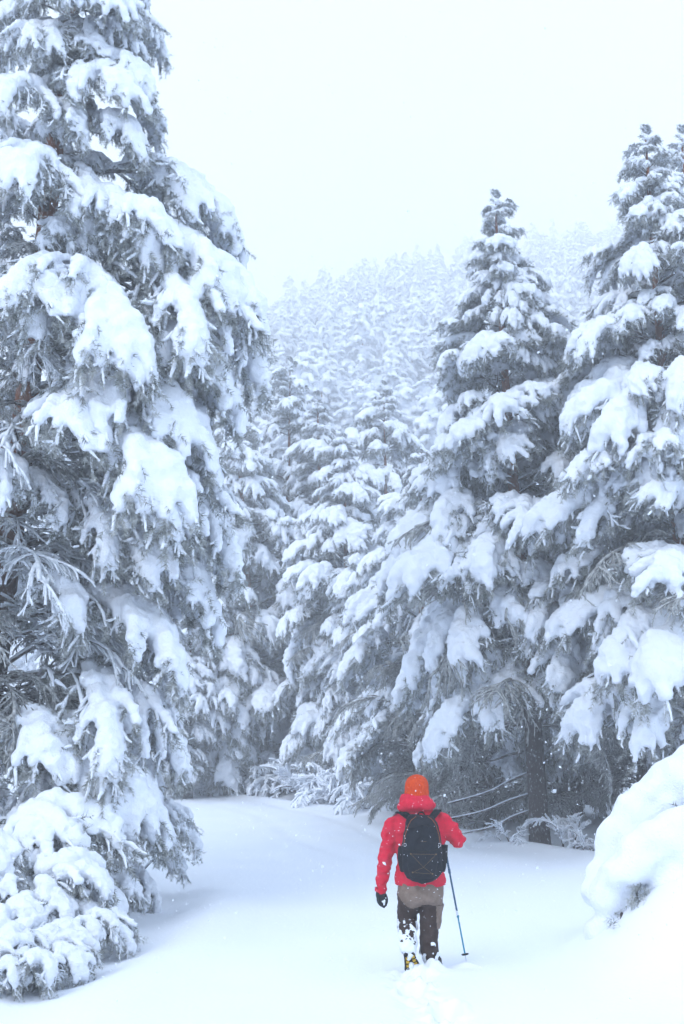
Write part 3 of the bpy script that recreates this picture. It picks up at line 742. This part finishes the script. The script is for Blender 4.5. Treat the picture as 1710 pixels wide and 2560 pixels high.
# trousers
tr = MB()
tr.loft([ering(*r) for r in ((634, 1230, .01, 235, .125), (634, 1300, .0, 238, .135), (634, 1400, -.005, 240, .142), (634, 1470, .0, 236, .135), (630, 1520, .01, 215, .11))])
limb(tr, [(512, 1430, .0), (508, 1520, .03), (503, 1600, .07), (500, 1660, .09), (498, 1740, .04), (497, 1840, -.04), (500, 1940, -.12)], [.108, .102, .094, .090, .082, .076, .068], 22)
limb(tr, [(742, 1420, .0), (742, 1520, .01), (735, 1620, .02), (729, 1720, .02), (725, 1820, .01), (723, 1920, .0), (728, 2010, -.01), (748, 2090, -.01), (782, 2150, -.005)], [.112, .106, .098, .092, .087, .086, .082, .068, .050], 26)
tm_ = remesh(tr, 'trousers', BROWN, .0085, 5)
n = len(tm_.vertices); V = np.empty(n * 3); N = np.empty(n * 3); tm_.vertices.foreach_get('co', V); tm_.vertex_normals.foreach_get('vector', N); V = V.reshape(-1, 3); N = N.reshape(-1, 3)
for i in range(n):
    p = V[i]; V[i] += N[i] * (.010 * noise.noise(Vector((p[0] * 9, p[1] * 9, p[2] * 17 + p[0] * 9))) + .005 * noise.noise(Vector(p) * 30))
tm_.vertices.foreach_set('co', V.ravel()); tm_.update()
trousers = link('trousers', tm_, person)

def peel(me, cond, name, m, off, lump=0.0, ls=30):
    """the faces of a garment that carry another cloth, a little proud of it"""
    V = np.empty(len(me.vertices) * 3); N = V.copy(); me.vertices.foreach_get('co', V); me.vertex_normals.foreach_get('vector', N)
    V = V.reshape(-1, 3); N = N.reshape(-1, 3); faces, used, out = [], {}, []
    for p in me.polygons:
        c = V[list(p.vertices)].mean(0)
        if cond(c): faces.append(list(p.vertices))
    for f in faces:
        for q in f:
            if q not in used:
                used[q] = len(out); o_ = off + (lump * (.5 + noise.noise(Vector(V[q]) * ls)) if lump else 0)
                out.append(V[q] + N[q] * max(.002, o_))
    me2 = bpy.data.meshes.new(name); me2.from_pydata([tuple(v) for v in out], [], [[used[q] for q in f] for f in faces])
    me2.materials.append(m); me2.polygons.foreach_set('use_smooth', [True] * len(me2.polygons))
    return me2
zc = lambda cyy: W(0, cyy)[2]; xc = lambda cx: W(cx, 1500)[0]
def seat(c):
    if c[1] > .09: return False
    cx = (c[0] / MPP) + 630 + 0; yy = 1300 + (zc(1300) - c[2]) / MPP
    if cx < 636: return yy < 1538 - max(0, (560 - cx) / 165) ** 2 * 150 - max(0, (cx - 600) / 40) * 20
    return yy < 1500 + 8 * math.sin(cx / 40)
link('seat_patch', peel(tm_, seat, 'seat_patch', TAUPE, .004), trousers)
pk = lambda c: (c[0] / MPP + 630 > 795) and zc(1765) < c[2] < zc(1510)
link('cargo_pocket', peel(tm_, pk, 'cargo_pocket', TAUPE, .013), trousers)
def crust(c):
    cx = c[0] / MPP + 630; yy = 1300 + (zc(1300) - c[2]) / MPP
    if cx > 618 or yy < 1660: return False
    k = float(sstep(1680, 1960, np.array(yy))) * .5
    return noise.noise(Vector((c[0] * 30, c[1] * 20, c[2] * 16 + c[0] * 14))) + .6 * noise.noise(Vector(c) * 55) > .22 - k * 1.15
link('caked_snow', peel(tm_, crust, 'caked_snow', SNOW, .005, .016, 26), trousers)
def crust2(c):
    cx = c[0] / MPP + 630; yy = 1300 + (zc(1300) - c[2]) / MPP
    return cx > 618 and yy > 1880 and noise.noise(Vector(c) * 24) > .34 - .5 * float(sstep(1950, 2150, np.array(yy))) * (1 if cx < 730 else .3)
link('caked_snow', peel(tm_, crust2, 'caked_snow', SNOW, .005, .010, 30), trousers)

# boots
def boot(heel, toe, nrm, ankle, name='boot'):
    """heel, toe: ends of the sole; nrm: outward sole normal"""
    ax = (toe - heel); L = np.linalg.norm(ax); ax /= L; nrm = nrm - ax * (nrm @ ax); nrm /= np.linalg.norm(nrm); sd = np.cross(ax, nrm)
    def outl(sc_=1.0, n=30):
        th = np.linspace(0, 2 * np.pi, n, endpoint=False); x = .5 - .5 * np.cos(th)
        w = np.interp(x, [0, .05, .15, .35, .55, .75, .9, 1], [0, .028, .038, .038, .045, .054, .042, 0]) * sc_ * 1.38
        s = np.where(th < np.pi, 1, -1); return heel + np.outer(x * L, ax) + np.outer(w * s, sd)
    m = MB(); m.loft([outl(.98), outl(1.0) - nrm * .012, outl(.98) - nrm * .026]); sole = m.mesh('sole', RUBBER, False)
    u = MB()
    u.loft([outl(.96) - nrm * .02, outl(.95) - nrm * .045, (outl(.85) - nrm * .075 - ax * .02)])
    a0 = heel + ax * .09 - nrm * .07
    u.tube(smooth_path(np.array([heel + ax * .16 - nrm * .05, a0, (a0 + ankle) / 2, ankle]), 10), np.linspace(.05, .058, 10), 14)
    o = link(name, remesh(u, 'boot', LEATHER, .010, 3, .004, 25), person); so_ = link('sole', sole, o)
    lugs = MB(); yl = MB()
    for k in range(6):
        for s in (-1, 1):
            x = .10 + .80 * k / 5; w = float(np.interp(x, [0, .1, .35, .6, .8, 1], [.02, .028, .028, .038, .042, .015]))
            c = heel + ax * x * L + sd * s * w * .95 + nrm * .006
            M = Matrix((tuple(sd), tuple(ax), tuple(nrm))).transposed()
            (yl if k in (1, 2, 3) else lugs).box(c, (.014, .009, .007), M)
    link('lug', lugs.mesh('lug', RUBBER, False), o); link('yellow_lug', yl.mesh('yellow_lug', YELLOW, False), o)
    pk_ = MB()
    for x, w, r in ((.16, -.004, .026), (.28, .012, .024), (.60, .004, .030), (.76, -.010, .030), (.86, .008, .022), (.68, .016, .022)):
        pk_.ball(heel + ax * x * L + sd * w + nrm * .002, r, (8, 6))
    link('packed_snow', remesh(pk_, 'packed_snow', SNOW, .008, 2, .005, 40), o)
    return o
boot(W(497, 1968, -.19), W(560, 2222, -.10), np.array([.05, -1., -.12]), W(502, 1925, -.10))
boot(W(790, 2172, -.07), W(792, 2160, .20) - np.array([0, 0, .03]), np.array([0, 0, -1.]), W(775, 2090, -.01))

# gloves
gl = MB()
def fing(pts, rs): limb(gl, pts, rs, 10, 10)
limb(gl, [(219, 1372, .05), (222, 1400, .05), (226, 1440, .06)], [.044, .046, .040])
gl.ball(W(218, 1425, .065), .047, (12, 8), (1.0, .8, 1.0))
fing([(196, 1440, .030), (190, 1475, .022), (212, 1515, .02), (244, 1540, .03)], [.0135, .013, .012, .010])
fing([(190, 1440, .052), (184, 1480, .045), (212, 1527, .045), (256, 1552, .05)], [.0135, .013, .012, .010])
fing([(194, 1438, .075), (192, 1480, .07), (216, 1522, .07), (250, 1545, .07)], [.0135, .013, .012, .010])
fing([(202, 1432, .098), (202, 1470, .095), (220, 1505, .095), (242, 1525, .09)], [.012, .0115, .011, .009])
fing([(252, 1408, .05), (277, 1440, .04), (284, 1485, .035), (270, 1532, .035)], [.018, .0155, .0135, .011])
link('glove', remesh(gl, 'glove', GLOVE, .006, 2), person)
PT, PB = W(884, 748, .33), None
tip = at(900 + 1112 / 4.194, 1900 + 2095 / 4.194, 11.80) - ROOT; tip = np.array(tip)
vis = W(902, 845, .335)
pd = (tip - vis); pd /= np.linalg.norm(pd)
top = vis - pd * .16
hand = vis - pd * .075
gl = MB(); gl.ball(hand + np.array([.042, -.005, 0]), .04, (12, 8), (.9, 1, 1.15))
limb(gl, [(930, 786, .29), (912, 782, .32)], [.04, .04])
q1 = np.cross(pd, [0, 1., 0]); q1 /= np.linalg.norm(q1); q2 = np.cross(pd, q1)
for k in range(4):
    c = hand + pd * (-.034 + .023 * k); rr = .027 - .001 * abs(k - 1)
    a = np.linspace(-.2, 4.0, 9)
    gl.tube(np.array([c + rr * (q1 * math.cos(x) * -1 + q2 * math.sin(x)) for x in a]), np.linspace(.0125, .010, 9), 8)
a = np.linspace(0, -2.4, 7); c = hand - pd * .045
gl.tube(np.array([c + pd * .01 * k + .026 * (q1 * math.cos(x) * -1 + q2 * math.sin(x)) for k, x in enumerate(a)]), np.linspace(.015, .011, 7), 8)
link('glove', remesh(gl, 'glove', GLOVE, .006, 2), person)

# trekking pole
pole = empty('trekking_pole', Vector(tip) + ROOT, 'blue telescopic trekking pole planted in the snow beside the walker', 'trekking pole')
def pp(s): return top + (tip - top) * s - tip
L0 = np.linalg.norm(tip - top)
def seg(name, a, b_, r, m, r2=None):
    k = MB(); k.tube(np.array([pp(a), pp((a + b_) / 2), pp(b_)]), [r, (r + (r2 or r)) / 2, r2 or r], 12); return link(name, k.mesh(name, m), pole)
seg('grip', 0, .11, .017, RUBBER, .014); seg('shaft_section', .11, .37, .0100, BLUE1); seg('locking_collar', .355, .385, .0125, BLUE1)
seg('shaft_section', .385, .68, .0088, BLUE1); seg('locking_collar', .67, .70, .0120, BLUE2); seg('shaft_section', .70, .955, .0076, BLUE2); seg('metal_tip', .955, 1.03, .005, BUCK, .003)
k = MB(); k.tube(np.array([pp(.955), pp(.958), pp(.965)]), [.012, .035, .034], 14); link('basket', k.mesh('basket', RUBBER), pole)
k = MB(); k.ball(pp(.672), .016, (10, 8), (1, 1, 1.8)); k.ball(pp(.655), .012, (8, 6)); link('stuck_snow', remesh(k, 'stuck_snow', SNOW, .006, 1, .003, 60), pole)
k = MB(); k.tube(np.array([pp(.02), pp(.03) + [.05, .01, -.02], pp(.08) + [.06, .01, -.05], pp(.09)]), .005, 6); link('wrist_strap', k.mesh('wrist_strap', RUBBER), pole)

# backpack
pack = empty('backpack', ROOT + Vector(W(632, 1250, -.2)), 'black daypack with crossed bungee cords worn on the red jacket', 'backpack')
PO = W(632, 1250, -.2)
def pring(cx, cyy, hw, d0, d1, n=36, p=2.6):
    r = ering(cx, cyy, -(d0 + d1) / 2, hw, (d1 - d0) / 2, n, p); return r - PO
pb = MB()
PRO = ((628, 562, 95, .12, .20), (628, 580, 135, .11, .235), (630, 640, 168, .11, .265), (632, 740, 192, .11, .285), (634, 860, 208, .11, .30), (634, 980, 218, .11, .305),
       (634, 1090, 214, .11, .30), (634, 1170, 190, .11, .285), (634, 1220, 155, .11, .26), (634, 1250, 100, .12, .22))
pb.loft([pring(*r) for r in PRO])
main = link('main_compartment', remesh(pb, 'main_compartment', BLACK, .010, 4, .010, 8, .004, 24), pack)
def back_y(cyy): return -float(np.interp(cyy, [r[1] for r in PRO], [r[4] for r in PRO]))
def on(cx, cyy, o_=.008):
    hw = float(np.interp(cyy, [r[1] for r in PRO], [r[2] for r in PRO])); k = min(1, abs(cx - 632) / hw)
    y0 = -float(np.interp(cyy, [r[1] for r in PRO], [r[3] for r in PRO])); y1 = back_y(cyy)
    mid, hdp = (y0 + y1) / 2, (y0 - y1) / 2
    return W(cx, cyy, mid - hdp * (1 - k ** 2.6) ** (1 / 2.6) - o_) - PO
def cord(name, pts, r, m, parent=pack, n=14, o_=.008):
    D = []
    for (a, b_), (c, d_) in zip(pts[:-1], pts[1:]):
        for t in np.linspace(0, 1, n, endpoint=False): D.append(on(a + (c - a) * t, b_ + (d_ - b_) * t, o_))
    D.append(on(*pts[-1], o_)); k = MB(); k.tube(np.array(D), r, 6); return link(name, k.mesh(name, m), parent)
fp = MB(); fp.loft([pring(*r) for r in ((634, 925, 150, .18, .300), (634, 945, 160, .18, .322), (634, 1060, 165, .18, .332), (634, 1170, 140, .18, .315), (634, 1205, 110, .18, .285))])
link('front_pocket', remesh(fp, 'front_pocket', BLACK, .010, 3, .008, 9), pack)
for cx, wv in ((432, 1), (850, -1)):
    sp = MB(); sp.loft([pring(cx, yy, hw, d0, d1, 24, 2.2) for yy, hw, d0, d1 in ((885, 32, .13, .20), (905, 40, .12, .23), (1000, 42, .12, .24), (1090, 36, .12, .24), (1150, 22, .13, .22))])
    link('side_pocket', remesh(sp, 'side_pocket', BLACK2, .009, 2, .006, 14), pack)
sp = MB(); sp.tube(np.array([W(868, 872, -.17) - PO, W(862, 1060, -.17) - PO]), .032, 14); link('bottle', sp.mesh('bottle', BLACK2), pack)
def cf(name, pts, r, m): return cord(name, pts, r, m, o_=.036)
cf('bungee_cord', [(512, 950), (770, 955), (640, 1085), (530, 1140), (735, 1155), (640, 1085), (512, 950)], .0013, CORD)
for cx, cyy in ((512, 950), (770, 955), (530, 1140), (735, 1155)):
    k = MB(); k.ball(on(cx, cyy, .030), .007, (8, 6)); link('cord_loop', k.mesh('cord_loop', CORD), pack)
for k_ in (-1, 1):
    cord('piping', [(632 + k_ * 60, 575), (632 + k_ * 110, 610), (632 + k_ * 140, 660), (632 + k_ * 172, 760), (632 + k_ * 186, 850)], .0022, PIPE)
    cx = 632 + k_ * 176; k = MB(); c = W(cx, 862, -.292) - PO
    k.tube(np.array([c + [x, 0, z] for x, z in ((-.010, .012), (.004, .012), (.011, .006), (.011, -.006), (.004, -.012), (-.010, -.012), (-.010, .012))]), .0034, 6); link('buckle', k.mesh('buckle', BUCK), pack)
cord('zip', [(480, 700), (632, 655), (785, 700)], .003, RUBBER)
cord('seam', [(440, 905), (632, 930), (828, 905)], .003, RUBBER)
k = MB()
for q, (x0, y0, x1, y1) in enumerate(((617, 820, 617, 829), (622, 826, 634, 826), (637, 828, 646, 824), (649, 824, 656, 829), (659, 827, 671, 827))):
    k.tube(np.array([on(x0, y0, .012), on(x1, y1, .012)]), .0016, 5)
link('emblem', k.mesh('emblem', CORD), pack)
for s, pts in ((1, [(700, 640, -.12), (770, 560, -.13), (815, 515, -.06), (830, 540, .09), (810, 700, .17), (780, 900, .17), (790, 1060, .12), (800, 1120, -.05), (770, 1130, -.13)]),
               (-1, [(560, 640, -.12), (470, 560, -.13), (415, 540, -.06), (400, 560, .09), (430, 700, .17), (450, 900, .17), (440, 1060, .12), (450, 1120, -.05), (480, 1130, -.13)])):
    Q = smooth_path(path(*pts), 26) - PO; k = MB(); T = np.gradient(Q, axis=0); T /= np.linalg.norm(T, axis=1)[:, None]
    sdv = np.tile([1., 0, 0], (26, 1)); sdv -= (sdv * T).sum(1)[:, None] * T; sdv /= np.linalg.norm(sdv, axis=1)[:, None]; nn = np.cross(T, sdv)
    k.loft([np.array([Q[i] + sdv[i] * .030 + nn[i] * .008, Q[i] - sdv[i] * .030 + nn[i] * .008, Q[i] - sdv[i] * .030 - nn[i] * .008, Q[i] + sdv[i] * .030 - nn[i] * .008]) for i in range(26)])
    link('shoulder_strap', k.mesh('shoulder_strap', BLACK2), pack)
k = MB(); k.tube(smooth_path(np.array([W(590, 600, -.12), W(600, 548, -.14), W(632, 535, -.15), W(664, 548, -.14), W(672, 600, -.12)]) - PO, 12), .007, 8); link('haul_loop', k.mesh('haul_loop', BLACK2), pack)

# ------------------------------------------------------------------ falling snow and the air
def flakes(n, y0, y1, R):
    Y = (y0 ** 3 + (y1 ** 3 - y0 ** 3) * R.random(n)) ** (1 / 3)
    X = Y * R.uniform(-.36, .36, n); Z = CAM_H + Y * R.uniform(-.26, .66, n)
    k = (Z > .1); Y, X, Z = Y[k], X[k], Z[k]; n = len(Y)
    r = R.uniform(.0018, .0042, n) * np.where(R.random(n) < .06, 1.8, 1)
    c = np.stack([X, Y, Z], 1); a = R.normal(size=(n, 4, 3)); a /= np.linalg.norm(a, axis=2)[..., None]
    base = np.array([[1, 1, 1], [-1, -1, 1], [-1, 1, -1], [1, -1, -1]]) / 1.732
    V = c[:, None] + (base[None] + .45 * a) * r[:, None, None]
    f = np.array([[0, 1, 2], [0, 3, 1], [0, 2, 3], [1, 3, 2]])
    return V.reshape(-1, 3), (np.arange(n)[:, None, None] * 4 + f[None]).reshape(-1, 3)
fl = MB(); fl.add(*flakes(34000, 3.0, 16, np.random.default_rng(5))); fl.add(*flakes(20000, 16, 30, np.random.default_rng(6)))
tag(link('falling_snow', fl.mesh('falling_snow', SNOW, False)), 'fine snowflakes drifting through the air', 'snow', None, 'stuff')

hz, ht, hb = mat('haze_air', (1, 1, 1))
ht.nodes.clear(); ho = ht.nodes.new('ShaderNodeOutputMaterial'); hv = ht.nodes.new('ShaderNodeVolumePrincipled')
hv.inputs['Color'].default_value = (.97, .98, 1, 1); hv.inputs['Density'].default_value = .0040
hv.inputs['Density Attribute'].default_value = ''; hv.inputs['Temperature Attribute'].default_value = ''
ht.links.new(hv.outputs[0], ho.inputs['Volume'])
hm = MB(); hm.box((0, 155, 63), (118, 178, 65)); tag(link('haze', hm.mesh('haze', hz, False)), 'pale snowy haze hanging over the whole valley', 'haze', None, 'stuff')

for o in list(C.objects): sc.collection.objects.link(o)
bpy.data.collections.remove(C)
